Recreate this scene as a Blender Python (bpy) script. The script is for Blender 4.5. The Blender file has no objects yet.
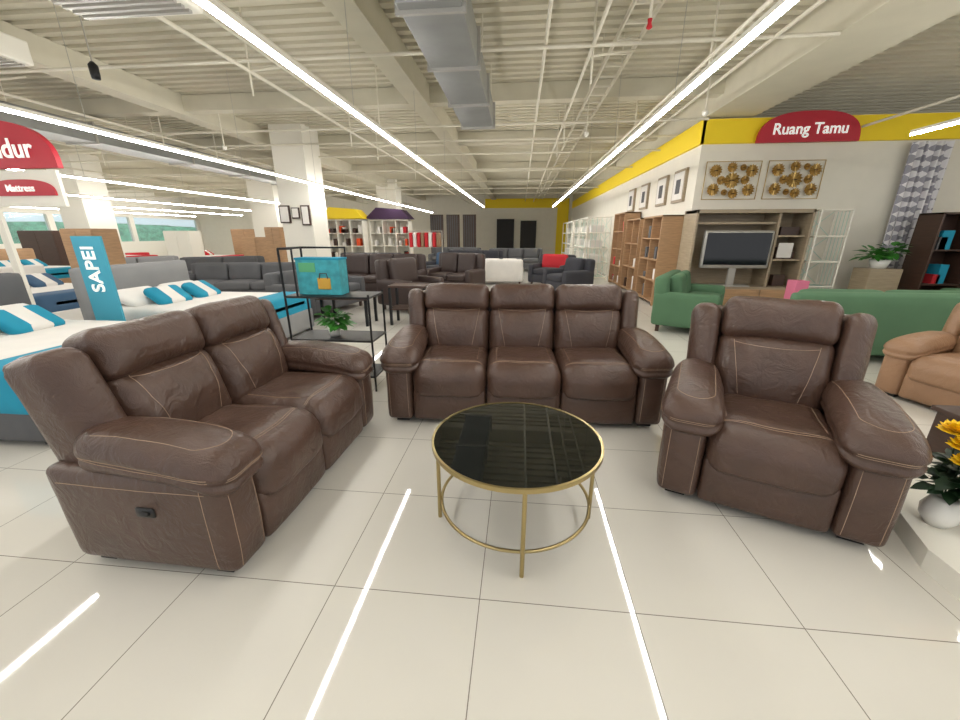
import bpy, bmesh, math, random
from mathutils import Vector, Matrix, Euler, noise
from mathutils.bvhtree import BVHTree
random.seed(7)
S=bpy.context.scene
COL=S.collection
try: S.view_settings.view_transform='Standard'
except Exception: pass

def lin(v):
    v/=255.0
    return v/12.92 if v<=0.04045 else ((v+0.055)/1.055)**2.4
def C(r,g,b): return (lin(r),lin(g),lin(b),1)

def mat(name,col,rough=.5,metal=0,emis=None,es=0,bump=0,bscale=60,var=0,vscale=4,spec=.5,trans=0,kind='noise',wrinkle=0):
    m=bpy.data.materials.new(name); m.use_nodes=True
    nt=m.node_tree; b=nt.nodes['Principled BSDF']
    b.inputs['Base Color'].default_value=col
    b.inputs['Roughness'].default_value=rough
    b.inputs['Metallic'].default_value=metal
    b.inputs['Specular IOR Level'].default_value=spec
    if trans: b.inputs['Transmission Weight'].default_value=trans
    if emis:
        b.inputs['Emission Color'].default_value=emis
        b.inputs['Emission Strength'].default_value=es
    tc=nt.nodes.new('ShaderNodeTexCoord')
    if var:
        n=nt.nodes.new('ShaderNodeTexNoise'); n.inputs['Scale'].default_value=vscale; n.inputs['Detail'].default_value=4
        mp=nt.nodes.new('ShaderNodeMapping')
        if kind=='wood': mp.inputs['Scale'].default_value=(1,1,9)
        nt.links.new(tc.outputs['Object'],mp.inputs['Vector']); nt.links.new(mp.outputs[0],n.inputs['Vector'])
        r=nt.nodes.new('ShaderNodeValToRGB')
        r.color_ramp.elements[0].position=.3; r.color_ramp.elements[1].position=.7
        r.color_ramp.elements[0].color=tuple(x*(1-var) for x in col[:3])+(1,)
        r.color_ramp.elements[1].color=tuple(min(1,x*(1+var)) for x in col[:3])+(1,)
        nt.links.new(n.outputs['Fac'],r.inputs['Fac']); nt.links.new(r.outputs['Color'],b.inputs['Base Color'])
    if bump:
        n=nt.nodes.new('ShaderNodeTexVoronoi' if kind=='leather' else 'ShaderNodeTexNoise'); n.inputs['Scale'].default_value=bscale
        nt.links.new(tc.outputs['Object'],n.inputs['Vector'])
        bp=nt.nodes.new('ShaderNodeBump'); bp.inputs['Strength'].default_value=bump; bp.inputs['Distance'].default_value=.002
        nt.links.new(n.outputs[0],bp.inputs['Height']); nt.links.new(bp.outputs[0],b.inputs['Normal'])
        if wrinkle:
            n2=nt.nodes.new('ShaderNodeTexNoise'); n2.inputs['Scale'].default_value=11; n2.inputs['Detail'].default_value=3; n2.inputs['Distortion'].default_value=1.8
            nt.links.new(tc.outputs['Object'],n2.inputs['Vector'])
            b2=nt.nodes.new('ShaderNodeBump'); b2.inputs['Strength'].default_value=wrinkle; b2.inputs['Distance'].default_value=.02
            nt.links.new(n2.outputs[0],b2.inputs['Height']); nt.links.new(b2.outputs[0],bp.inputs['Normal'])
    return m

leather=mat('brown_leather',C(80,59,49),.31,bump=.4,bscale=260,var=.13,vscale=7,kind='leather',wrinkle=.4)
leather_dk=mat('brown_leather_dark',C(56,41,35),.4)
stitchm=mat('stitch_thread',C(172,146,124),.7)
plastic=mat('black_plastic',C(18,18,20),.4)
tan=mat('tan_leather',C(146,112,84),.45,bump=.4,bscale=200,var=.08,kind='leather',wrinkle=.3)
green=mat('green_fabric',C(80,114,84),.85,bump=.3,bscale=300,var=.05)
greyf=mat('grey_fabric',C(92,92,94),.9,bump=.3,bscale=300,var=.08)
lgreyf=mat('light_grey_fabric',C(140,140,140),.9,var=.05)
dgreyf=mat('dark_grey_fabric',C(58,58,64),.9,var=.08)
darkbrown=mat('dark_brown_upholstery',C(60,46,42),.5,var=.08)
whitef=mat('white_fabric',C(228,224,218),.85,var=.04)
tealf=mat('teal_fabric',C(20,140,170),.8,var=.06)
bluef=mat('blue_fabric',C(60,90,120),.8)
redf=mat('red_fabric',C(190,35,45),.8)
pinkm=mat('pink_card',C(220,120,150),.7)
gold=mat('brushed_gold',C(176,158,112),.3,1)
goldart=mat('gold_art',C(190,160,100),.4,.8)
bglass=mat('black_glass',(.003,.004,.003,1),.02,spec=.5)
blackm=mat('black_metal',C(25,25,27),.45,.3)
wood=mat('light_wood',C(176,140,104),.5,var=.15,vscale=5,kind='wood')
woodg=mat('grey_wood',C(158,142,118),.5,var=.12,vscale=5,kind='wood')
woodd=mat('dark_wood',C(66,44,34),.45,var=.15,vscale=5,kind='wood')
white=mat('white_paint',C(232,228,216),.6)
cream=mat('cream_wall_paint',C(230,225,212),.8,var=.02)
yellow=mat('yellow_paint',C(246,214,30),.6)
red=mat('red_sign',C(186,34,52),.5)
whitet=mat('white_letters',C(250,250,245),.5,emis=(1,1,1,1),es=.3)
screen=mat('tv_screen',(.008,.009,.012,1),.08)
silver=mat('silver_plastic',C(175,172,165),.35,.4)
duct=mat('galvanised_steel',C(150,152,150),.4,.6,var=.1,vscale=3)
beamm=mat('beam_paint',C(206,200,180),.7,var=.03)
pipe=mat('white_pipe',C(218,212,195),.5)
leaf=mat('leaf_green',C(60,128,46),.5,var=.3,vscale=20)
leafd=mat('dark_leaf',C(26,52,26),.5,var=.3,vscale=20)
petal=mat('yellow_petal',C(250,205,20),.6,var=.1,vscale=30)
petalr=mat('orange_petal',C(225,80,30),.6)
ceram=mat('white_ceramic',C(228,226,220),.2)
teals=mat('teal_print',C(60,160,172),.6,var=.25,vscale=14)
tealb=mat('teal_banner',C(70,165,190),.6)
ledm=mat('led_diffuser',(1,1,1,1),.5,emis=(1,.98,.95,1),es=58)
hedge=mat('hedge_green',C(120,190,150),.8,var=.4,vscale=3)
winm=mat('window_glass',(.8,.95,1,1),.05,trans=.9)

# ------- helpers
def add(ob,parent=None):
    COL.objects.link(ob)
    if parent: ob.parent=parent
    return ob
def empty(name,loc=(0,0,0),rz=0):
    e=bpy.data.objects.new(name,None); e.empty_display_size=.2
    e.location=loc; e.rotation_euler=(0,0,math.radians(rz)); COL.objects.link(e); return e
def mobj(name,bm,m,parent=None,smooth=False):
    me=bpy.data.meshes.new(name); bm.normal_update(); bm.to_mesh(me); bm.free()
    if smooth:
        for p in me.polygons: p.use_smooth=True
    ms=m if isinstance(m,(list,tuple)) else [m]
    for x in ms: me.materials.append(x)
    return add(bpy.data.objects.new(name,me),parent)
def rbox(name,size,r,loc,m,parent=None,n=4,fn=None,rot=(0,0,0),M=None,amp=0,bvh=None):
    bm=bmesh.new(); bmesh.ops.create_cube(bm,size=2)
    bmesh.ops.subdivide_edges(bm,edges=bm.edges[:],cuts=n,use_grid_fill=True)
    h=Vector(size)/2; r=min(r,min(h)*.98)
    T=Matrix.Translation(loc)@Euler(rot).to_matrix().to_4x4()
    if M is not None: T=M@T
    for v in bm.verts:
        q=Vector([math.sin(c*math.pi/2) if abs(c)<.999 else c for c in v.co])
        p=Vector((q.x*h.x,q.y*h.y,q.z*h.z))
        inn=Vector([max(-(h[i]-r),min(h[i]-r,p[i])) for i in range(3)])
        d=p-inn
        if d.length>1e-9: p=inn+d.normalized()*r
        if fn: p=fn(p,Vector((p.x/h.x,p.y/h.y,p.z/h.z)))
        if amp:
            w=T@p
            p=p+noise.noise_vector(w*7)*amp+noise.noise_vector(w*18)*amp*.35
        v.co=T@p
    if bvh is not None: bvh.append(BVHTree.FromBMesh(bm))
    return mobj(name,bm,m,parent,True)
def boxes(name,L,m,parent=None,bev=0):
    bm=bmesh.new()
    for b in L:
        x0,x1,y0,y1,z0,z1=b
        g=bmesh.ops.create_cube(bm,size=1)
        for v in g['verts']:
            v.co=Vector(((x0+x1)/2+v.co.x*(x1-x0),(y0+y1)/2+v.co.y*(y1-y0),(z0+z1)/2+v.co.z*(z1-z0)))
    o=mobj(name,bm,m,parent)
    if bev:
        md=o.modifiers.new('bevel','BEVEL'); md.width=bev; md.segments=2
    return o
def tube(name,splines,r,m,parent=None,cyc=False,res=3):
    cu=bpy.data.curves.new(name,'CURVE'); cu.dimensions='3D'; cu.bevel_depth=r; cu.bevel_resolution=res; cu.use_fill_caps=True
    for pts in splines:
        if len(pts)<2: continue
        s=cu.splines.new('POLY'); s.points.add(len(pts)-1)
        for i,p in enumerate(pts): s.points[i].co=(p[0],p[1],p[2],1)
        s.use_cyclic_u=cyc; s.use_smooth=True
    cu.materials.append(m)
    return add(bpy.data.objects.new(name,cu),parent)
def lathe(name,prof,loc,m,parent=None,seg=32,smooth=True):
    bm=bmesh.new(); rings=[]
    for r,z in prof:
        rings.append([bm.verts.new((loc[0]+r*math.cos(2*math.pi*k/seg),loc[1]+r*math.sin(2*math.pi*k/seg),loc[2]+z)) for k in range(seg)])
    for a,b in zip(rings,rings[1:]):
        for k in range(seg): bm.faces.new((a[k],a[(k+1)%seg],b[(k+1)%seg],b[k]))
    bm.faces.new(rings[0][::-1]); bm.faces.new(rings[-1])
    return mobj(name,bm,m,parent,smooth)
def prism(name,pts,z0,z1,m,parent=None,axis='z'):
    bm=bmesh.new()
    def P(a,b,c): return (a,b,c) if axis=='z' else (a,c,b)
    A=[bm.verts.new(P(x,y,z0)) for x,y in pts]; B=[bm.verts.new(P(x,y,z1)) for x,y in pts]
    n=len(pts)
    bm.faces.new(A[::-1]); bm.faces.new(B)
    for i in range(n): bm.faces.new((A[i],A[(i+1)%n],B[(i+1)%n],B[i]))
    bmesh.ops.recalc_face_normals(bm,faces=bm.faces[:])
    return mobj(name,bm,m,parent)
def text(name,s,size,loc,rot,m,parent=None,align='CENTER'):
    cu=bpy.data.curves.new(name,'FONT'); cu.body=s; cu.size=size; cu.extrude=.004; cu.align_x=align; cu.align_y='CENTER'; cu.offset=size*.015
    cu.materials.append(m)
    o=add(bpy.data.objects.new(name,cu),parent); o.location=loc; o.rotation_euler=rot; return o
def cast(bvhs,p,d):
    best=None;bd=9
    for b in bvhs:
        l,nn,i,ds=b.ray_cast(Vector(p),Vector(d))
        if l is not None and ds<bd: best=l;bd=ds
    return best
def stitch(out,bvhs,pts,d):
    cur=[]
    D=Vector(d)
    for p in pts:
        h=cast(bvhs,p,d)
        if h is None or (cur and (h-cur[-1]).length>.06):
            if len(cur)>2: out.append(cur)
            cur=[]
        if h is not None: cur.append(h-D*.0006)
    if len(cur)>2: out.append(cur)
def line(a,b,n=24): return [Vector(a).lerp(Vector(b),i/(n-1)) for i in range(n)]
def leaves(name,centers,n,size,m,parent,up=.5,width=.35):
    bm=bmesh.new()
    for cpt,rad in centers:
        for i in range(n):
            a=random.uniform(0,2*math.pi); el=random.uniform(-.3,1.2)*up*1.5
            d=Vector((math.cos(a)*math.cos(el),math.sin(a)*math.cos(el),math.sin(el)))
            base=Vector(cpt)+d*rad*random.uniform(.1,.8)
            s=size*random.uniform(.6,1.2)
            side=d.cross(Vector((0,0,1)));
            if side.length<.01: side=Vector((1,0,0))
            side=(side.normalized()+Vector((0,0,random.uniform(-.4,.4)))).normalized()
            pr=[]
            for t,w in ((0,.05),(.35,1),(.7,.7),(1,.02)):
                c=base+d*s*t+Vector((0,0,-.35*s*t*t))
                pr.append((bm.verts.new(c-side*w*s*width),bm.verts.new(c+Vector((0,0,-.06*s*w))),bm.verts.new(c+side*w*s*width)))
            for q,w2 in zip(pr,pr[1:]):
                bm.faces.new((q[0],q[1],w2[1],w2[0])); bm.faces.new((q[1],q[2],w2[2],w2[1]))
    return mobj(name,bm,m,parent,True)

# ------- recliner sofas
def recliner_sofa(name,n,loc,rz,m=leather,seatw=.55,armw=.2,hs=1.0,latch=None,dk=leather_dk,st=True):
    root=empty(name,(loc[0],loc[1],0),rz)
    W=n*seatw+2*armw; ST=[]
    rbox('base_frame',(n*seatw+.04,.70,.26),.02,(0,-.02,.19),dk,root,3)
    seatb=[];backb=[];frontb=[]
    MB=Matrix.Translation((0,.17,.42))@Matrix.Rotation(math.radians(-15),4,'X')@Matrix.Diagonal((1,1,hs,1))
    for i in range(n):
        cx=(-n/2+i+.5)*seatw
        def ff(p,q):
            p.y-= .020*(1-q.x**4)*(1-q.z**2) if q.y<0 else 0
            return p
        rbox('footrest_panel_%d'%(i+1),(seatw-.006,.12,.26),.03,(cx,-.375,.17),m,root,10,ff,bvh=frontb,amp=.003)
        def fs(p,q):
            if q.z>0:
                p.z+= .035*(1-q.x**4)*(1-(q.y*.9)**4)
                p.z-= .022*math.exp(-((q.y-.1)/.5)**2)*(1-q.x**2)
            if q.y<-.45:
                k=((-.45-q.y)/.55)
                p.z-= .05*k*k
            if q.y<0: p.y-=.03*(1-q.x**2)*(-q.y)
            if q.z>0:
                dd=min(abs(abs(q.x)-.74)/.05 if q.y>-.55 else 9, abs(q.y+.60+.08*(1-q.x**2))/.045)
                p.z-= .012*math.exp(-dd*dd)
            return p
        rbox('seat_cushion_%d'%(i+1),(seatw-.002,.70,.22),.08,(cx,-.11,.375),m,root,30,fs,bvh=seatb,amp=.006)
        def fb(p,q):
            if q.y<0:
                p.y-=.055*(1-q.x**4)*(1-q.z**2)
                s=.62+.12*q.z
                p.y+=.011*math.exp(-((abs(q.x)-s)/.05)**2)
            return p
        rbox('back_cushion_%d'%(i+1),(seatw-.002,.2,.42),.075,(cx,-.02,.19),m,root,28,fb,M=MB,bvh=backb,amp=.007)
        def fh(p,q):
            if q.y<0:
                p.y-=.022*(1-q.x**4)*(1-q.z**2)
                p.z+=.03*(1-q.x**2)*max(0,-q.z)*.6
            return p
        rbox('headrest_%d'%(i+1),(seatw-.006,.22,.25),.07,(cx,-.03,.475),m,root,18,fh,M=MB,bvh=backb,amp=.006)
        x1=seatw*.5
        if st:
            for o in (0,.011):
                stitch(ST,seatb,[(cx+x1*.88*u,-.325-o-.03*(1-u*u),.8) for u in [k/15-1 for k in range(31)]],(0,0,-1))
            for s in (-1,1):
                stitch(ST,seatb,line((cx+s*(x1*.74),.1,.8),(cx+s*(x1*.74),-.29,.8)),(0,0,-1))
                stitch(ST,backb,[(cx+s*x1*(.61+.11*t),-.7,.50+.16+.15*t) for t in [k/12-1 for k in range(25)]],(0,1,0))
            stitch(ST,backb,[(cx+x1*.70*u,-.7,.800-.012*(1-u*u)) for u in [k/15-1 for k in range(31)]],(0,1,0))
    rbox('back_shell',(W-.12,.13,.57),.05,(0,.12,.275),m,root,6,M=MB)
    rbox('back_lower_panel',(n*seatw+.1,.1,.42),.03,(0,.31,.26),m,root,4)
    for s in (-1,1):
        nm='left' if s<0 else 'right'
        def fw(p,q):
            p.y+= .035*(q.x*s) 
            p.x+= s*.012*(q.z)
            if q.y<0: p.y-=.015*(1-q.x**2)*(1-q.z**2)
            return p
        wb=[]
        rbox('back_wing_'+nm,(.155,.24,.57),.065,(s*(n*seatw/2+.075),.015,.27),m,root,14,fw,M=MB,bvh=wb,amp=.004)
        cx=s*(W/2-armw/2)
        ab=[]
        def fa(p,q):
            if q.y<0: p.y-=.018*(1-q.x**2)*(1-q.z**2)
            p.x+= s*.014*(1-q.y**2)*(1-q.z**2) if q.x*s>0 else 0
            p.y+= .03*(q.z*.5-.5) if q.y>.5 else 0
            return p
        rbox('arm_panel_'+nm,(armw,.80,.46),.04,(cx,-.035,.270),m,root,12,fa,bvh=ab,amp=.003)
        pb=[]
        def fp(p,q):
            if q.z>0: p.z+=.03*(1-q.x**2)*(1-.5*q.y**2)
            k=max(0,(-.2-q.y)/.8)
            p.z-=.06*k*k
            p.x*=1-.16*max(0,q.y)+.05*math.exp(-((q.y+.6)/.3)**2)
            p.z+=.012*math.sin(q.y*3)
            if abs(q.x)>.5: p.x*=1-.07*math.exp(-((q.z+.1)/.14)**2)
            if q.y<-.6: p.y+=.02*math.exp(-((q.z+.1)/.14)**2)
            return p
        px=cx-s*.015
        rbox('armrest_'+nm,(.285,.70,.175),.086,(px,-.135,.545),m,root,24,fp,bvh=pb,amp=.006)
        if st:
            o=0
            U=[(px-s*(.088-o),.12-.025*k,.9) for k in range(18)]+[(px-s*(.088-o)*math.cos(a),-.33-(.08-o)*math.sin(a),.9) for a in [j*math.pi/14 for j in range(15)]]+[(px+s*(.088-o),-.33+.025*k,.9) for k in range(18)]
            stitch(ST,pb,U,(0,0,-1))
            for o in (0,.012):
                stitch(ST,pb,line((cx+s*.5,-.42,.51+o),(cx+s*.5,.15,.55+o),30),(-s,0,0))
                stitch(ST,pb,line((px-.10,-.9,.492+o),(px+.10,-.9,.492+o),20),(0,1,0))
            V=line((cx-.068,-.8,.07),(cx-.068,-.8,.44),14)
            stitch(ST,ab,V,(0,1,0)); stitch(ST,ab,line((cx+.068,-.8,.44),(cx+.068,-.8,.07),14),(0,1,0))
            stitch(ST,ab,line((cx+s*.5,-.35,.06),(cx+s*.5,-.35,.46)),(-s,0,0))
            stitch(ST,ab,line((cx+s*.5,-.37,.435),(cx+s*.5,.3,.435)),(-s,0,0))
        boxes('foot_'+nm,[(cx-.05,cx+.05,-.36,-.28,0,.06),(cx-.05,cx+.05,.22,.30,0,.06)],plastic,root)
    if ST: tube('stitching',ST,.0014,stitchm,root,res=1)
    if latch is not None:
        x=latch*(W/2+.012)
        rbox('recline_latch',(.02,.085,.045),.009,(x,-.10,.34),plastic,root,4)
        rbox('recline_lever',(.02,.045,.02),.008,(x+latch*.012,-.105,.342),plastic,root,3)
    return root

recliner_sofa('three_seat_recliner_sofa',3,(.035,3.08),2.6,seatw=.555,hs=.965)
recliner_sofa('recliner_loveseat',2,(-1.54,1.89),88.5,latch=-1,seatw=.54)
recliner_sofa('recliner_armchair',1,(1.405,2.135),-23,hs=1.05,seatw=.56)
tr=recliner_sofa('recliner_armchair',1,(3.8,3.4),-70,m=tan,dk=tan,st=False); tr.scale=(.9,.9,.86)

# ------- coffee table
ct=empty('round_coffee_table',(.008,1.68,0))
lathe('glass_top',[(.395,.440),(.402,.444),(.402,.454),(.398,.456)],(0,0,0),bglass,ct,96,False)
def ring(R,z,n=96): return [(R*math.cos(2*math.pi*k/n),R*math.sin(2*math.pi*k/n),z) for k in range(n)]
bm=bmesh.new(); n_=96
pr=[(.400,.438),(.411,.438),(.411,.459),(.400,.459)]
rg=[[bm.verts.new((r*math.cos(2*math.pi*k/n_),r*math.sin(2*math.pi*k/n_),z)) for k in range(n_)] for r,z in pr]
for j in range(4):
    a,b=rg[j],rg[(j+1)%4]
    for k in range(n_): bm.faces.new((a[k],a[(k+1)%n_],b[(k+1)%n_],b[k]))
bmesh.ops.recalc_face_normals(bm,faces=bm.faces[:])
mobj('gold_rim',bm,gold,ct)
tube('lower_ring',[ring(.372,.12)],.008,gold,ct,True)
L=[]
for a in (-84,2,96,188):
    a=math.radians(a); x,y=.385*math.cos(a),.385*math.sin(a)
    L.append([(x,y,0),(x,y,.44)])
tube('legs',L,.010,gold,ct)

# ------- room shell
def tile_mat():
    m=bpy.data.materials.new('polished_tile'); m.use_nodes=True; nt=m.node_tree; b=nt.nodes['Principled BSDF']
    tc=nt.nodes.new('ShaderNodeTexCoord'); sx=nt.nodes.new('ShaderNodeSeparateXYZ'); nt.links.new(tc.outputs['Object'],sx.inputs[0])
    def mm(op,a,bv):
        x=nt.nodes.new('ShaderNodeMath'); x.operation=op
        if isinstance(a,(int,float)): x.inputs[0].default_value=a
        else: nt.links.new(a,x.inputs[0])
        if isinstance(bv,(int,float)): x.inputs[1].default_value=bv
        else: nt.links.new(bv,x.inputs[1])
        return x.outputs[0]
    def g(o,off):
        s=mm('FRACT',mm('DIVIDE',mm('ADD',o,off),.61),0)
        d=mm('ABSOLUTE',mm('SUBTRACT',s,.5),0)
        return mm('GREATER_THAN',d,.5-.003)
    gr=mm('MAXIMUM',g(sx.outputs[0],.12+61),g(sx.outputs[1],-1.17+61))
    mx=nt.nodes.new('ShaderNodeMix'); mx.data_type='RGBA'
    nz=nt.nodes.new('ShaderNodeTexNoise'); nz.inputs['Scale'].default_value=1.5; nz.inputs['Detail'].default_value=6
    nt.links.new(tc.outputs['Object'],nz.inputs['Vector'])
    rp=nt.nodes.new('ShaderNodeValToRGB'); rp.color_ramp.elements[0].color=C(212,208,198); rp.color_ramp.elements[1].color=C(224,220,211)
    nt.links.new(nz.outputs['Fac'],rp.inputs['Fac'])
    nt.links.new(gr,mx.inputs[0]); nt.links.new(rp.outputs['Color'],mx.inputs[6]); mx.inputs[7].default_value=C(130,124,114)
    nt.links.new(mx.outputs[2],b.inputs['Base Color'])
    b.inputs['Roughness'].default_value=.035; b.inputs['Specular IOR Level'].default_value=.65
    return m
XL,XR,YB,YF=-22,13,26,-3
boxes('floor',[(XL,XR,YF,YB,-.1,0)],tile_mat())
ceil=mat('corrugated_ceiling',C(206,200,180),.75)
boxes('ceiling',[(XL,XR,YF,YB,3.8,3.95)]+[(XL,XR,y*.2,y*.2+.09,3.76,3.81) for y in range(10,129)],ceil)
boxes('wall_back',[(XL,XR,YB,YB+.2,0,3.8)],cream)
boxes('trim_1',[(-2.3,2.9,YB-.06,YB,2.95,3.5),(2.2,2.9,YB-.06,YB,0,2.95)],yellow)
door=mat('dark_doorway',C(22,18,18),.5)
boxes('door_1',[(-1.55,-.45,YB-.08,YB-.001,0,2.3)],door); boxes('door_2',[(-.05,.95,YB-.08,YB-.001,0,2.2)],door)
boxes('wall_left',[(XL-.2,XL,YF,YB,0,1.0),(XL-.2,XL,YF,YB,2.3,3.8)]+[(XL-.2,XL,y,y+.25,1,2.3) for y in (-3,1,5,9,13,17,21,25.75)],white)
for i,y in enumerate((9.25,13.25,17.25,21.25)):
    boxes('window_%d'%(i+1),[(XL-.12,XL-.1,y,y+ (3.75 if i<3 else 4.5),1,2.3)],winm)
rbox('hedge',(1,30,1.9),.4,(XL-3,14,.95),hedge,None,20,amp=.2)
boxes('wall_right',[(3.13,XR,8,8.2,0,3.3),(3.13,3.33,8.2,YB,0,3.3)],cream)
boxes('trim_2',[(3.08,XR,7.94,8,2.9,3.28),(3.07,3.13,7.94,YB-.1,2.9,3.28)],yellow)
boxes('wall_right_outer',[(XR,XR+.2,YF,8,0,3.8)],cream)
bl=[(XL,3.1,y,y+.22,3.5,3.75) for y in (7.4,10.5,14.7,18.9,23)]
bl+=[(x,x+.3,YF,YB,3.44,3.77) for x in (-16.5,-11,-6.4,-1.9,)]+[(3.1,3.9,YF,YB,3.31,3.77)]
boxes('ceiling_beams',bl,beamm)
L=[]
for x,z in ((-3.2,3.2),(-2.9,3.3),(-2.6,3.25),(.7,3.3),(.2,3.35),(1.9,3.15),(2.5,3.3),(-7.0,3.2),(-8.9,3.3),(-9.9,3.25),(-13,3.2),(5.6,3.1)): L.append([(x,0,z),(x,YB if x<3 else 7.9,z)])
for y,z in ((5.0,3.3),(7.8,3.25),(9.2,3.3),(10.1,3.2),(12.4,3.2),(13.5,3.3),(16,3.3),(17.4,3.2),(20,3.25)): L.append([(XL,y,z),(3.1,y,z)])
tube('ceiling_pipes',L,.02,pipe,None,res=2)
L=[]
for x in (-3.2,.7,1.9,-7.0,-9.9):
    for y in (5,7.8,9.2,12.4,16): L.append([(x,y,3.8),(x,y,2.95)]); L.append([(x,y,3.2),(x+.5,y+.3,3.35)])
tube('pipe_hangers',L,.012,pipe,None,res=1)
# cable tray (ladder type)
ctr=empty('cable_tray',(0,0,0))
boxes('tray_rails',[(.95,.97,2,25,3.38,3.44),(1.2,1.22,2,25,3.38,3.44)],pipe,ctr)
boxes('tray_rungs',[(.97,1.2,2+k*.35,2.03+k*.35,3.39,3.41) for k in range(66)],pipe,ctr)
tube('tray_hangers',[[(x,3+k*3,3.4),(x,3+k*3,3.8)] for x in (.96,1.21) for k in range(8)],.007,pipe,ctr,res=1)
d=empty('air_duct',(0,0,0))
boxes('duct_run',[(-1.0,-.5,3.5,7.1,3.05,3.36)],duct,d,.01)
boxes('duct_cross',[(-1.9,.5,3.15,3.5,3.12,3.42)],duct,d,.01)
boxes('duct_flanges',[(-1.03,-.47,y,y+.03,3.02,3.39) for y in (3.6,4.7,5.9,7.07)],silver,d)
tube('duct_hangers',[[(x,y,3.34),(x,y,3.8)] for x in (-.98,-.52) for y in (3.9,5.4,6.8)],.008,pipe,d,res=1)
d=empty('air_duct',(-8.1,0,0))
boxes('duct_run',[(-.3,.3,5,15,3.0,3.3)],duct,d,.01)
boxes('duct_flanges',[(-.33,.33,y,y+.03,2.97,3.33) for y in (5.2,7.2,9.4,11.4,13.4)],silver,d)
tube('duct_hangers',[[(x,y,3.3),(x,y,3.8)] for x in (-.28,.28) for y in (6,8.5,11,14)],.008,pipe,d,res=1)
for (x,y,w,z) in ((-3.0,3.2,1.0,3.02),(-6.0,4.6,.45,3.28)):
    a=empty('air_conditioner_cassette',(x,y,0))
    boxes('casing',[(-w/2,w/2,-.25,.25,z,z+.25)],white,a,.02)
    boxes('grille',[(-w/2+.05,w/2-.05,-.2+i*.07,-.17+i*.07,z-.02,z) for i in range(6)],silver,a)
    tube('hangers',[[(sx*w*.4,0,z+.2),(sx*w*.4,0,3.8)] for sx in (-1,1)],.008,pipe,a)
sp=empty('fire_sprinkler',(1.0,4.0,0))
tube('drop_pipe',[[(0,0,3.8),(0,0,3.08)]],.012,pipe,sp); lathe('sprinkler_head',[(.01,-.07),(.025,-.06),(.015,-.03),(.02,0)],(0,0,3.08),redf,sp,12)
sp=empty('ceiling_speaker',(-4.3,4.15,0))
tube('drop_pipe',[[(0,0,3.8),(0,0,3.0)]],.006,silver,sp); lathe('speaker_can',[(.035,-.12),(.04,-.08),(.04,0),(.015,.03)],(0,0,3.0),blackm,sp,16)
for x,y in ((-2.2,6.5),(1.0,7.2),(2.4,6.2),(-5.6,7.6)):
    sp=empty('ceiling_camera',(x,y,0)); tube('drop_pipe',[[(0,0,3.8),(0,0,2.95)]],.01,pipe,sp); lathe('camera_dome',[(.015,-.05),(.035,-.03),(.04,0),(.035,.015)],(0,0,2.95),white,sp,16)

for x,z,y0,y1 in ((-1.665,2.53,-1,18.2),(1.34,2.53,-1,18.2),(-4.6,2.45,-1,21),(-8.7,2.45,0,22),(-12.8,2.45,2,23),(-16.6,2.45,4,23),(-20.5,2.45,6,24),(4.6,2.53,-1,5.7),(8.4,2.53,-1,5.7)):
    e=empty('linear_led_light',(x,0,0))
    boxes('led_tube',[(-.016,.016,y0,y1,z-.012,z+.012)],ledm,e)
    boxes('led_housing',[(-.02,.02,y0,y1,z+.012,z+.045)],white,e)
    tube('led_cables',[[(0,y0+.4+k*2.4,z+.04),(0,y0+.4+k*2.4,3.8)] for k in range(int((y1-y0)/2.4)+1)],.003,silver,e,res=1)

for x,y,w in ((-5.4,9.8,.78),(-9.6,15,1.0),(-14,12,.9),(-6.2,19,.9)):
    boxes('column',[(x-w/2,x+w/2,y-w/2,y+w/2,0,3.8)],white,None,.01)
fr=empty('picture_frames',(-5.42,9.39,0))
boxes('frames',[(-.38,-.12,-.03,.015,1.65,2.05),(-.07,.12,-.03,.015,1.75,2.0),(.17,.38,-.03,.015,1.6,2.05)],woodd,fr)
boxes('pictures',[(-.35,-.15,-.04,-.03,1.68,2.02),(-.05,.1,-.04,-.03,1.78,1.98),(.2,.35,-.04,-.03,1.63,2.02)],whitef,fr)

def arch(cx,w,h,z0,n=28):
    pts=[(cx-w/2,z0)]
    for k in range(n+1):
        a=math.pi*(1-k/n)
        pts.append((cx+w/2*math.copysign(abs(math.cos(a))**.75,math.cos(a)),z0+.02+(h-.02)*abs(math.sin(a))**.75))
    pts.append((cx+w/2,z0)); return pts
sg=empty('living_room_sign',(0,0,0))
prism('sign_board',arch(4.76,1.6,.46,2.88),7.84,7.9,red,sg,'y')
text('sign_text','Ruang Tamu',.235,(4.76,7.83,3.07),(math.pi/2,0,0),whitet,sg)
boxes('sign_brackets',[(4.2,4.3,7.9,7.94,2.95,3.1),(5.2,5.3,7.9,7.94,2.95,3.1)],white,sg)
sg=empty('bedroom_sign',(-6.55,4.5,0))
prism('sign_board',arch(0,2.25,.53,2.14),-.03,.03,red,sg,'y')
text('sign_text','Tempat Tidur',.29,(.06,-.045,2.34),(math.pi/2,0,0),whitet,sg)
boxes('sign_panel',[(-1.1,1.06,-.02,.02,1.72,2.12)],white,sg)
prism('sign_label',arch(.55,.9,.18,1.84),-.04,-.021,red,sg,'y')
text('label_text','Mattress',.11,(.55,-.05,1.92),(math.pi/2,0,0),whitet,sg)
boxes('sign_posts',[(-1.05,-.95,-.02,.02,0,1.72),(.0,.1,-.02,.02,0,1.72)],white,sg)

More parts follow.
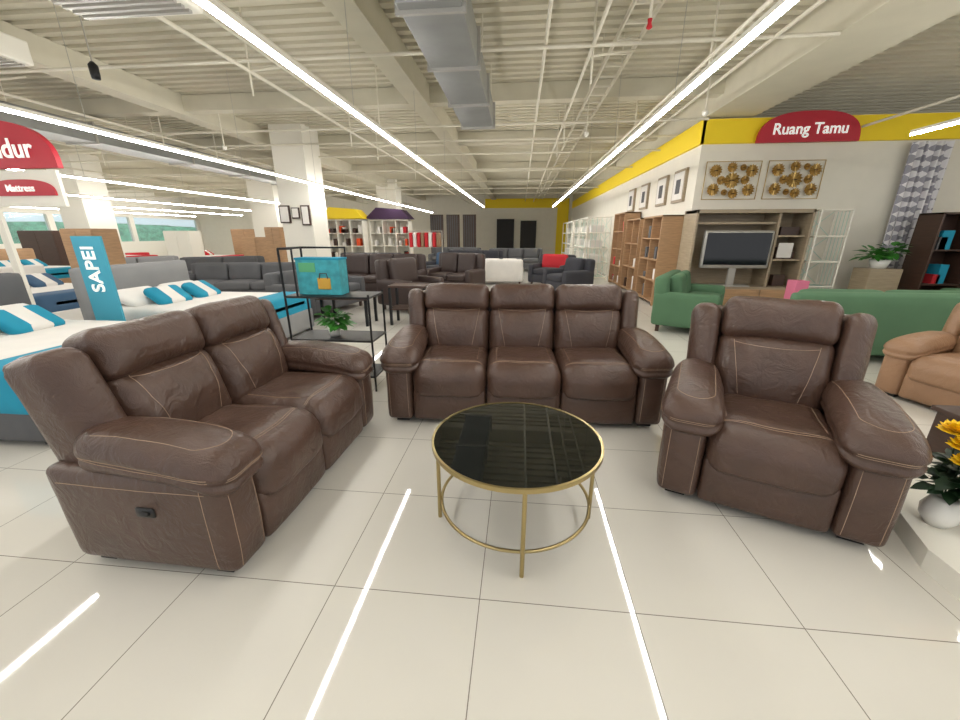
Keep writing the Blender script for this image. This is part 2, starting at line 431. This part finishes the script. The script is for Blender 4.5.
# ------- TV wall unit
tv=empty('tv_wall_unit',(3.96,7.68,0))
boxes('carcass',[(-.95,.95,.24,.3,0,1.8),(-.95,-.91,-.25,.24,0,1.8),(.91,.95,-.25,.24,0,1.8),(-.95,.95,-.25,.24,1.74,1.8),(.42,.46,-.2,.24,.5,1.74),
  (-.91,.91,-.3,.24,.08,.5),(-.91,.42,-.15,.24,1.56,1.60),(.46,.91,-.2,.24,.95,.98),(.46,.91,-.2,.24,1.35,1.38),(-.93,.93,-.26,.2,0,.08)],woodg,tv,.004)
boxes('drawer_fronts',[(-.89,-.31,-.32,-.3,.12,.46),(-.29,.29,-.32,-.3,.12,.46),(.31,.89,-.32,-.3,.12,.46)],wood,tv,.004)
boxes('decor_boxes',[(.55,.68,-.1,0,.98,1.18),(.72,.86,-.1,0,.98,1.1),(.55,.85,-.1,.05,1.38,1.52),(.6,.8,-.1,0,.5,.7)],woodd,tv)
boxes('decor_frame',[(.56,.8,-.12,-.1,1.0,1.25)],whitef,tv)
tvs=empty('television',(3.77,7.46,0))
rbox('tv_frame',(1.14,.08,.64),.02,(0,0,.86+.28),silver,tvs,4)
boxes('tv_screen',[(-.53,.53,-.045,-.04,.88,1.42)],screen,tvs)
boxes('tv_foot',[(-.3,.3,-.1,.12,.5,.53),(-.06,.06,-.02,.03,.53,.83)],silver,tvs,.005)
for cx in (3.72,4.76):
    a=empty('gold_wall_art',(cx,7.98,2.31))
    circ=[(0,0,.14),(-.3,.16,.11),(.3,-.16,.11),(-.3,-.15,.11),(.3,.15,.11),(-.04,.21,.09),(.04,-.22,.09),(-.2,0,.08),(.2,.0,.08),(-.12,-.2,.06),(.13,.2,.06)]
    for k,(x,z,r) in enumerate(circ):
        bmx=bmesh.new(); nn=14; cc=bmx.verts.new((x,-.02-.006*k,z)); rr=[]
        for q in range(nn*2):
            an=math.pi*q/nn; ra=r*(1 if q%2 else .8); rr.append(bmx.verts.new((x+ra*math.cos(an),-.01-.006*k-(.02 if q%2 else 0),z+ra*math.sin(an))))
        for q in range(nn*2): bmx.faces.new((cc,rr[q],rr[(q+1)%(nn*2)]))
        mobj('petal_disc_%d'%k,bmx,goldart,a)
        lathe('disc_hub_%d'%k,[(r*.28,-.004),(r*.28,.004)],(x,-.03-.006*k,z),woodd,a,12)
    tube('outer_frame',[[(-.46,0,-.31),(.46,0,-.31),(.46,0,.31),(-.46,0,.31)]],.008,goldart,a,True)
mint=mat('mint_wire',C(190,212,200),.5)
def wire_rack(name,x,y,rz,w2,d2,H,nz,m=white,items=None):
    gc=empty(name,(x,y,0),rz)
    L=[[(sx*w2,sy*d2,0),(sx*w2,sy*d2,H)] for sx in (-1,1) for sy in (-1,1)]
    zs=[.1+k*(H-.12)/nz for k in range(nz+1)]
    for z in zs:
        L+=[[(-w2,-d2,z),(w2,-d2,z)],[(-w2,d2,z),(w2,d2,z)],[(-w2,-d2,z),(-w2,d2,z)],[(w2,-d2,z),(w2,d2,z)]]
    tube('rack_frame',L,.014,m,gc,res=2)
    L=[]
    for k in range(6):
        yy=-d2+k*2*d2/5
        L+=[[(-w2,yy,.1),(-w2,yy,H-.02)],[(w2,yy,.1),(w2,yy,H-.02)]]
    for z in zs[:-1]:
        for k in range(9): xx=-w2+k*2*w2/8; L.append([(xx,-d2,z),(xx,d2,z)])
    for a,b in zip(zs,zs[1:]): L+=[[(-w2,d2,a),(w2,d2,b)],[(w2,d2,a),(-w2,d2,b)]]
    tube('rack_wires',L,.006,mint,gc,res=1)
    if items:
        boxes('rack_items',[(xx,xx+.2,-d2*.6,d2*.5,z+.01,z+.22) for z in zs[:-1] for xx in (-w2*.8,-w2*.1,w2*.5) if random.random()<.6],items,gc)
wire_rack('wire_display_rack',5.22,7.6,0,.24,.2,1.8,4)
for y in (13.4,15.2,17,19): wire_rack('wire_storage_rack',2.35,y,-90,.75,.35,1.9,4,items=whitef)
# step ladder near racks
ld=empty('step_ladder',(1.75,12.3,0),-20)
tube('rails',[[(-.25,-.5,0),(-.2,0,1.7)],[(.25,-.5,0),(.2,0,1.7)],[(-.25,.5,0),(-.2,.02,1.7)],[(.25,.5,0),(.2,.02,1.7)]],.02,white,ld)
boxes('treads',[(-.22,.22,-.5+.1*k*1.0-.05,-.5+.1*k+.07,.34*k-.015,.34*k+.015) for k in (1,2,3,4)],white,ld)
def chev():
    m=bpy.data.materials.new('patterned_drape'); m.use_nodes=True; nt=m.node_tree; b=nt.nodes['Principled BSDF']
    tc=nt.nodes.new('ShaderNodeTexCoord'); mp=nt.nodes.new('ShaderNodeMapping'); mp.inputs['Rotation'].default_value=(0,math.radians(45),0)
    ck=nt.nodes.new('ShaderNodeTexChecker'); ck.inputs['Scale'].default_value=9; ck.inputs[1].default_value=C(232,230,232); ck.inputs[2].default_value=C(160,158,168)
    nt.links.new(tc.outputs['Object'],mp.inputs[0]); nt.links.new(mp.outputs[0],ck.inputs[0]); nt.links.new(ck.outputs[0],b.inputs['Base Color']); b.inputs['Roughness'].default_value=.8
    return m
bm=bmesh.new(); cols=[]
for i in range(61):
    x=6.40+.62*i/60; yy=7.86+.04*math.sin(i*.75)
    cols.append([bm.verts.new((x+.06*(1-z/2.9),yy+.02*math.sin(i+z),z)) for z in (0.02,.7,1.4,2.1,2.85)])
for a,b in zip(cols,cols[1:]):
    for k in range(4): bm.faces.new((a[k],b[k],b[k+1],a[k+1]))
mobj('curtain',bm,chev(),None,True)

def shelf_unit(name,loc,rz,W,D,H,nx,nz,m,items=True,back=True,colors=None,prob=.55):
    r=empty(name,(loc[0],loc[1],0),rz); t=.03
    L=[(-W/2,-W/2+t,-D/2,D/2,0,H),(W/2-t,W/2,-D/2,D/2,0,H),(-W/2,W/2,-D/2,D/2,H-t,H)]
    if back: L.append((-W/2,W/2,D/2-.015,D/2,0,H))
    for i in range(nz): L.append((-W/2+t,W/2-t,-D/2+.01,D/2-.015,.06+i*(H-.1)/nz,.06+i*(H-.1)/nz+t*.8))
    for j in range(1,nx): L.append((-W/2+j*W/nx-t/2,-W/2+j*W/nx+t/2,-D/2+.01,D/2-.015,.06,H-t))
    boxes('carcass',L,m,r,.003)
    if items:
        cs=colors or [whitef,woodd,tealf,redf,greyf]
        for ci,cm in enumerate(cs):
            L=[]
            for i in range(nz):
                for j in range(nx):
                    if random.random()<prob:
                        x=-W/2+(j+random.uniform(.2,.7))*W/nx; w=W/nx*random.uniform(.08,.14); z=.06+i*(H-.1)/nz+t*.8
                        L.append((x-w,x+w,-D*.3,D*.2,z,z+(H/nz)*random.uniform(.25,.6)))
            if L: boxes('shelf_items_%d'%ci,L,cm,r)
    return r
shelf_unit('open_bookcase',(2.9,8.8),-90,1.2,.4,1.75,2,4,wood,prob=.3,colors=[whitef,woodd,greyf])
shelf_unit('open_bookcase',(2.9,10.25),-90,1.2,.4,1.75,2,3,wood,prob=.3,colors=[whitef,woodd,greyf])
shelf_unit('open_bookcase',(2.9,11.7),-90,1.2,.4,1.95,2,4,wood,prob=.3,colors=[whitef,redf,greyf])
shelf_unit('bookcase',(7.1,7.25),0,1.2,.4,1.72,2,3,woodd,prob=.4)
for x,y in ((3.1,8.7),(3.1,9.7),(3.1,11.0),(3.1,12.2)):
    a=empty('wall_picture',(x,y,2.3)); boxes('frame',[(-.02,.03,-.3,.3,-.3,.3)],woodg,a); boxes('print',[(-.03,-.02,-.25,.25,-.25,.25)],whitef,a)
    boxes('print_motif',[(-.035,-.03,-.12,.1,-.14,.12)],greyf,a)

def simple_sofa(name,loc,rz,W,D,H,n,m,armh=.6,aw=.16,cm=None,leg=woodd):
    r=empty(name,(loc[0],loc[1],0),rz); cm=cm or m
    rbox('base',(W-.06,D-.06,.24),.03,(0,0,.22),m,r,3)
    rbox('backrest',(W-.02,.2,H-.12),.07,(0,D/2-.1,.12+(H-.12)/2),m,r,6,rot=(-.08,0,0))
    for s in (-1,1): rbox('arm_'+('left' if s<0 else 'right'),(aw,D,armh-.1),.06,(s*(W/2-aw/2),0,.1+(armh-.1)/2),m,r,6)
    sw=(W-2*aw)/n
    for i in range(n):
        cx=-W/2+aw+sw*(i+.5)
        rbox('seat_cushion_%d'%i,(sw-.01,D-.2,.15),.05,(cx,-.09,.41),m,r,8,lambda p,q:p+Vector((0,0,.02*(1-q.x**2)*(1-q.y**2) if q.z>0 else 0)))
        rbox('back_cushion_%d'%i,(sw-.02,.17,H-.44),.07,(cx,D/2-.26,.45+(H-.44)/2),cm,r,8,rot=(-.18,0,0))
    boxes('legs',[(sx*(W/2-.1)-.025,sx*(W/2-.1)+.025,sy*(D/2-.1)-.025,sy*(D/2-.1)+.025,0,.12) for sx in (-1,1) for sy in (-1,1)],leg,r)
    return r
simple_sofa('green_loveseat',(2.68,6.35),62,1.45,.85,.82,2,green)
simple_sofa('green_sofa',(4.5,4.95),180,3.0,.9,.80,3,green)
simple_sofa('green_sofa',(6.9,5.9),-100,1.8,.9,.98,3,green)
simple_sofa('grey_sofa',(-5.75,7.6),12,2.3,.95,.82,3,greyf)
simple_sofa('grey_sofa',(-3.7,6.9),80,1.7,.9,.78,2,greyf)
simple_sofa('brown_sofa',(-3.3,9.0),0,2.1,.9,.95,3,darkbrown)
simple_sofa('brown_sofa',(-1.6,9.6),-20,1.3,.9,.95,2,darkbrown)
simple_sofa('brown_armchair',(-2.1,7.4),60,1.0,.9,.95,1,darkbrown)
simple_sofa('blue_sofa',(-2.2,11.9),-30,1.5,.9,.85,2,dgreyf,cm=bluef)
simple_sofa('white_sofa',(-.55,11.6),180,1.3,.8,.72,2,whitef,armh=.55)
simple_sofa('grey_armchair',(1.15,9.6),-60,.95,.85,.85,1,dgreyf)
simple_sofa('dark_armchair',(.9,11.3),-30,1.1,.85,.85,1,dgreyf,cm=redf)
simple_sofa('grey_sofa',(-1.6,13.9),0,2.0,.9,.85,3,dgreyf)
simple_sofa('grey_sofa',(-.2,16),0,2.2,.9,.85,3,greyf)
simple_sofa('grey_sofa',(-2.8,17),0,2.2,.9,.85,3,greyf)
simple_sofa('blue_sofa',(-4.6,11.6),0,2,.9,.85,3,dgreyf)
simple_sofa('grey_sofa',(-7.9,9.8),30,2.0,.9,.82,2,greyf)
simple_sofa('light_grey_sofa',(-9.9,9.4),60,2.0,.9,.82,2,lgreyf)

def bed(name,loc,rz,W,L,bm_,blm,H=.55,hb=1.05):
    r=empty(name,(loc[0],loc[1],0),rz)
    rbox('bed_base',(W,L,.30),.03,(0,0,.19),bm_,r,4)
    rbox('mattress',(W-.02,L-.04,H-.30),.08,(0,0,.32+(H-.30)/2),whitef,r,8)
    rbox('headboard',(W+.08,.1,hb-.04),.04,(0,L/2+.05,.02+(hb-.04)/2),bm_,r,6)
    for i,s in enumerate((-1,1)):
        rbox('pillow_%d'%i,(W*.4,.42,.15),.07,(s*W*.23,L/2-.30,H+.09),whitef,r,10,lambda p,q:Vector((p.x,p.y,p.z*(1-.4*max(abs(q.x),abs(q.y))**3))),rot=(.35,0,0))
        rbox('cushion_%d'%i,(.44,.32,.11),.05,(s*W*.18,L/2-.60,H+.10),blm,r,8,rot=(.6,0,.1*s))
        rbox('cushion_band_%d'%i,(.25,.325,.113),.05,(s*W*.18,L/2-.60,H+.10),whitef,r,8,rot=(.6,0,.1*s))
    rbox('blanket',(W+.03,.42,H-.22),.04,(0,-L/2+.23,.25+(H-.22)/2),blm,r,6)
    boxes('feet',[(sx*(W/2-.1)-.04,sx*(W/2-.1)+.04,sy*(L/2-.1)-.04,sy*(L/2-.1)+.04,0,.05) for sx in (-1,1) for sy in (-1,1)],plastic,r)
    return r
bed('bed',(-4.1,2.75),90,1.5,1.95,greyf,tealf)
bed('bed',(-4.1,4.80),90,1.5,1.95,lgreyf,tealf)
bed('bed',(-7.6,5.5),90,1.6,1.95,whitef,bluef,hb=.9)
bed('bed',(-7.4,3.0),90,1.6,1.95,greyf,whitef)
bed('bed',(-11,6.5),90,1.6,1.95,lgreyf,whitef)
bed('bed',(-12.5,9),90,1.6,1.95,wood,tealf)
bed('bed',(-15.5,9),90,1.6,1.95,whitef,greyf)
for x,y in ((-11.0,4),(-16,14.4),(-18.5,16.5),(-12.5,15)): bed('bed',(x,y),90,1.6,1.95,greyf,redf)
bn=empty('banner_stand',(-4.42,3.70,0)); 
boxes('banner_panel',[(-.17,.17,-.012,.012,.0,1.38)],tealb,bn,.004)
text('banner_text','SAPEI',.2,(0,-.02,1.05),(math.pi/2,-math.radians(90),0),whitet,bn)
boxes('banner_foot',[(-.18,.18,-.1,.1,0,.02)],plastic,bn)
for x,y,h,w,m_ in ((-8.6,7.3,1.5,.7,wood),(-7.6,12,1.6,.5,wood),(-11.2,12.4,1.5,.9,white),(-14.5,11,1.5,1.2,woodd),(-8.9,13.0,1.3,1.0,wood),(-11.8,16.5,1.6,1.2,wood)):
    a=empty('wardrobe',(x,y,0)); boxes('body',[(-w/2,w/2,-.25,.25,.05,h)],m_,a,.01); boxes('doors',[(-w/2+.01,-.005,-.27,-.25,.08,h-.03),(.005,w/2-.01,-.27,-.25,.08,h-.03)],m_,a,.005)
    boxes('plinth',[(-w/2+.03,w/2-.03,-.22,.22,0,.05)],plastic,a)
yel=[redf,whitef,petalr,whitef,woodd]
for x,y in ((-6.5,14.6),(-4.9,15.0),(-8.3,16.5)):
    shelf_unit('merchandise_shelf',(x,y),0,1.5,.5,1.9,3,4,white,colors=yel,prob=.35)
pur=mat('purple_fabric',C(60,36,66),.8)
for x,y,m_ in ((-6.5,14.6,yellow),(-4.9,15.0,pur)):
    prism('shelf_canopy',[(x-.85,1.93),(x+.85,1.93),(x+.55,2.25),(x-.4,2.32)],y-.4,y+.3,m_,None,'y')
# clothes rail with red goods
cr=empty('display_rail',(-3.4,14.2,0))
tube('rail',[[(-.6,0,0),(-.6,0,1.5),(.6,0,1.5),(.6,0,0)]],.02,silver,cr)
for k in range(8): rbox('hanging_cushion_%d'%k,(.12,.36,.5),.04,(-.5+k*.14,0,1.2),(redf,whitef,redf,tan)[k%4],cr,4)
# tall dark panels at the back
for x in (-4.6,-3.7,-2.8): 
    a=empty('curtain_display_panel',(x,22,0)); boxes('panel',[(-.36,.36,-.03,.03,.1,2.4)],woodd,a); boxes('panel_stripes',[(-.3+.12*k,-.24+.12*k,-.045,-.03,.15,2.35) for k in range(5)],greyf,a); boxes('panel_base',[(-.36,.36,-.2,.2,0,.1)],plastic,a)

# ------- display stand
st=empty('metal_shelf_stand',(-1.68,3.42,0))
xl,xr,y0,y1=-.38,.38,-.2,.16
P=[]
SZ=(.87,.48,.14)
for x,z in ((xl,1.28),(xr,.90)):
    for y in (y0,y1): P.append([(x,y,0),(x,y,z)])
P+=[[(xl,y0,1.28),(xl,y1,1.28)],[(xl,y1,1.28),(0.05,y1,1.28),(0.05,y1,.87)],[(xl,y0,1.28),(xl+.12,y0,1.28),(xl+.12,y0,.87)]]
for z in SZ: P.append([(xl,y0,z),(xr,y0,z)]);P.append([(xl,y1,z),(xr,y1,z)]);P.append([(xl,y0,z),(xl,y1,z)]);P.append([(xr,y0,z),(xr,y1,z)])
tube('frame',P,.010,blackm,st,res=2)
boxes('shelves',[(xl,xr,y0,y1,z-.008,z+.008) for z in SZ],blackm,st)
tb=empty('printed_gift_box',(-1.78,3.40,.879))
boxes('box',[(-.20,.20,-.08,.08,0,.32)],teals,tb,.004)
rbox('printed_bag',(.12,.01,.10),.03,(.05,-.085,.10),mat('yellow_print',C(205,160,60),.6),tb,6)
tube('bag_handle',[[(.01,-.088,.14),(.02,-.088,.19),(.08,-.088,.19),(.09,-.088,.14)]],.004,woodd,tb)
boxes('printed_label',[(-.17,-.02,-.086,-.08,.2,.28)],mat('green_print',C(90,170,120),.6),tb)
boxes('box_lid',[(-.205,.205,-.085,.085,.305,.322)],tealf,tb)
pt=empty('potted_plant',(-1.72,3.38,.488))
lathe('pot',[(.045,0),(.06,.09),(.055,.09),(.05,.08)],(0,0,0),ceram,pt,20)
leaves('foliage',[((0,0,.16),.12),((.04,0,.12),.1)],45,.11,leaf,pt)

# ------- right hand items
pf=prism('display_platform',[(1.80,.3),(1.80,1.52),(2.2,2.55),(2.95,2.62),(3.6,1.9),(3.6,.3)],0,.10,white)
fv=empty('flower_vase_arrangement',(1.99,1.70,.10))
lathe('vase',[(.04,0),(.065,.04),(.07,.08),(.05,.13),(.04,.15),(.035,.14)],(0,0,0),ceram,fv,28)
lathe('small_vase',[(.04,0),(.055,.03),(.055,.06),(.035,.09),(.03,.08)],(.13,-.06,0),ceram,fv,24)
leaves('foliage',[((0,0,.2),.10),((.06,0,.26),.1)],50,.10,leafd,fv)
def flower(c,r,m_,nm):
    bm=bmesh.new()
    for ringi,(k,el,s) in enumerate(((10,.0,1),(10,.35,.95),(9,.7,.85),(8,1.0,.7),(6,1.3,.55))):
        for i in range(k):
            a=2*math.pi*i/k+ringi*.3; d=Vector((math.cos(a)*math.cos(el),math.sin(a)*math.cos(el),math.sin(el))); sd=Vector((-math.sin(a),math.cos(a),0))
            c0=Vector(c); v=[bm.verts.new(c0),bm.verts.new(c0+d*r*s*.7-sd*r*.38*s),bm.verts.new(c0+d*r*s+Vector((0,0,.1*r))),bm.verts.new(c0+d*r*s*.7+sd*r*.38*s)]
            bm.faces.new(v)
    mobj(nm,bm,m_,fv)
FL=((0,0,.40,.07),(.09,.03,.43,.08),(-.03,-.05,.35,.06),(.06,-.09,.37,.075),(.14,-.07,.35,.07),(.02,.08,.44,.07),(.17,.03,.39,.08))
for i,(x,y,z,r) in enumerate(FL): flower((x,y,z),r,petal,'yellow_bloom_%d'%i)
flower((.02,-.11,.30),.045,petalr,'orange_bloom')
tube('stems',[[(0,0,.1),(x,y,z)] for x,y,z,r in FL],.004,leafd,fv,res=1)
a=empty('side_table',(2.75,2.2,.10)); boxes('table_box',[(-.2,.2,-.2,.2,0,.28)],woodd,a,.01); boxes('table_top',[(-.22,.22,-.22,.22,.28,.31)],woodd,a,.005)
lathe('bowl',[(.04,0),(.09,.04),(.1,.06),(.09,.055),(.03,.01)],(-.08,0,.31),ceram,a,24)
pp=empty('potted_plant',(6.05,7.35,0))
boxes('planter_stand',[(-.25,.25,-.18,.18,0,.85)],woodg,pp,.01)
leaves('foliage',[((-.12,0,1.05),.2),((.15,0,1.1),.22)],60,.15,leaf,pp)
lathe('pot',[(.1,0),(.14,.14),(.12,.14),(.1,.1)],(0,0,.85),ceram,pp,20)
a=empty('coffee_table',(4.45,6.3,0)); boxes('top',[(-.5,.5,-.3,.3,.38,.42)],wood,a,.005); boxes('legs',[(sx*.45-.02,sx*.45+.02,sy*.25-.02,sy*.25+.02,0,.38) for sx in (-1,1) for sy in (-1,1)],woodd,a)
boxes('pink_price_box',[(-.38,-.20,-.1,.1,.42,.74)],pinkm,a)
a=empty('coffee_table',(-2.75,6.0,0)); boxes('top',[(-.4,.4,-.25,.25,.42,.45)],woodd,a,.005); boxes('legs',[(sx*.36-.02,sx*.36+.02,sy*.2-.02,sy*.2+.02,0,.42) for sx in (-1,1) for sy in (-1,1)],blackm,a)
a=empty('console_table',(-1.75,6.1,0)); boxes('top',[(-.3,.3,-.2,.2,.6,.63),(-.3,.3,-.2,.2,.25,.27)],woodd,a); boxes('legs',[(sx*.28-.02,sx*.28+.02,sy*.18-.02,sy*.18+.02,0,.6) for sx in (-1,1) for sy in (-1,1)],blackm,a)

# convert curve tubes to meshes
bpy.context.view_layer.update()
dg=bpy.context.evaluated_depsgraph_get()
for o in list(bpy.data.objects):
    if o.type=='CURVE':
        me=bpy.data.meshes.new_from_object(o.evaluated_get(dg))
        nm=o.name; par=o.parent; mw=o.matrix_local.copy()
        COL.objects.unlink(o); o.name='old'
        n=bpy.data.objects.new(nm,me); COL.objects.link(n); n.parent=par; n.matrix_local=mw
        bpy.data.objects.remove(o)

# ------- world + camera
w=bpy.data.worlds.new('World'); S.world=w; w.use_nodes=True
w.node_tree.nodes['Background'].inputs[0].default_value=(.96,.98,1,1)
w.node_tree.nodes['Background'].inputs[1].default_value=1.0
cd=bpy.data.cameras.new('camera'); cam=bpy.data.objects.new('camera',cd); COL.objects.link(cam)
cd.sensor_width=36; cd.lens=385/960*36; cd.clip_start=.05; cd.clip_end=200
cam.location=(0,0,1.4)
cam.rotation_euler=(math.radians(90-18.12),0,math.radians(5.78))
S.camera=cam
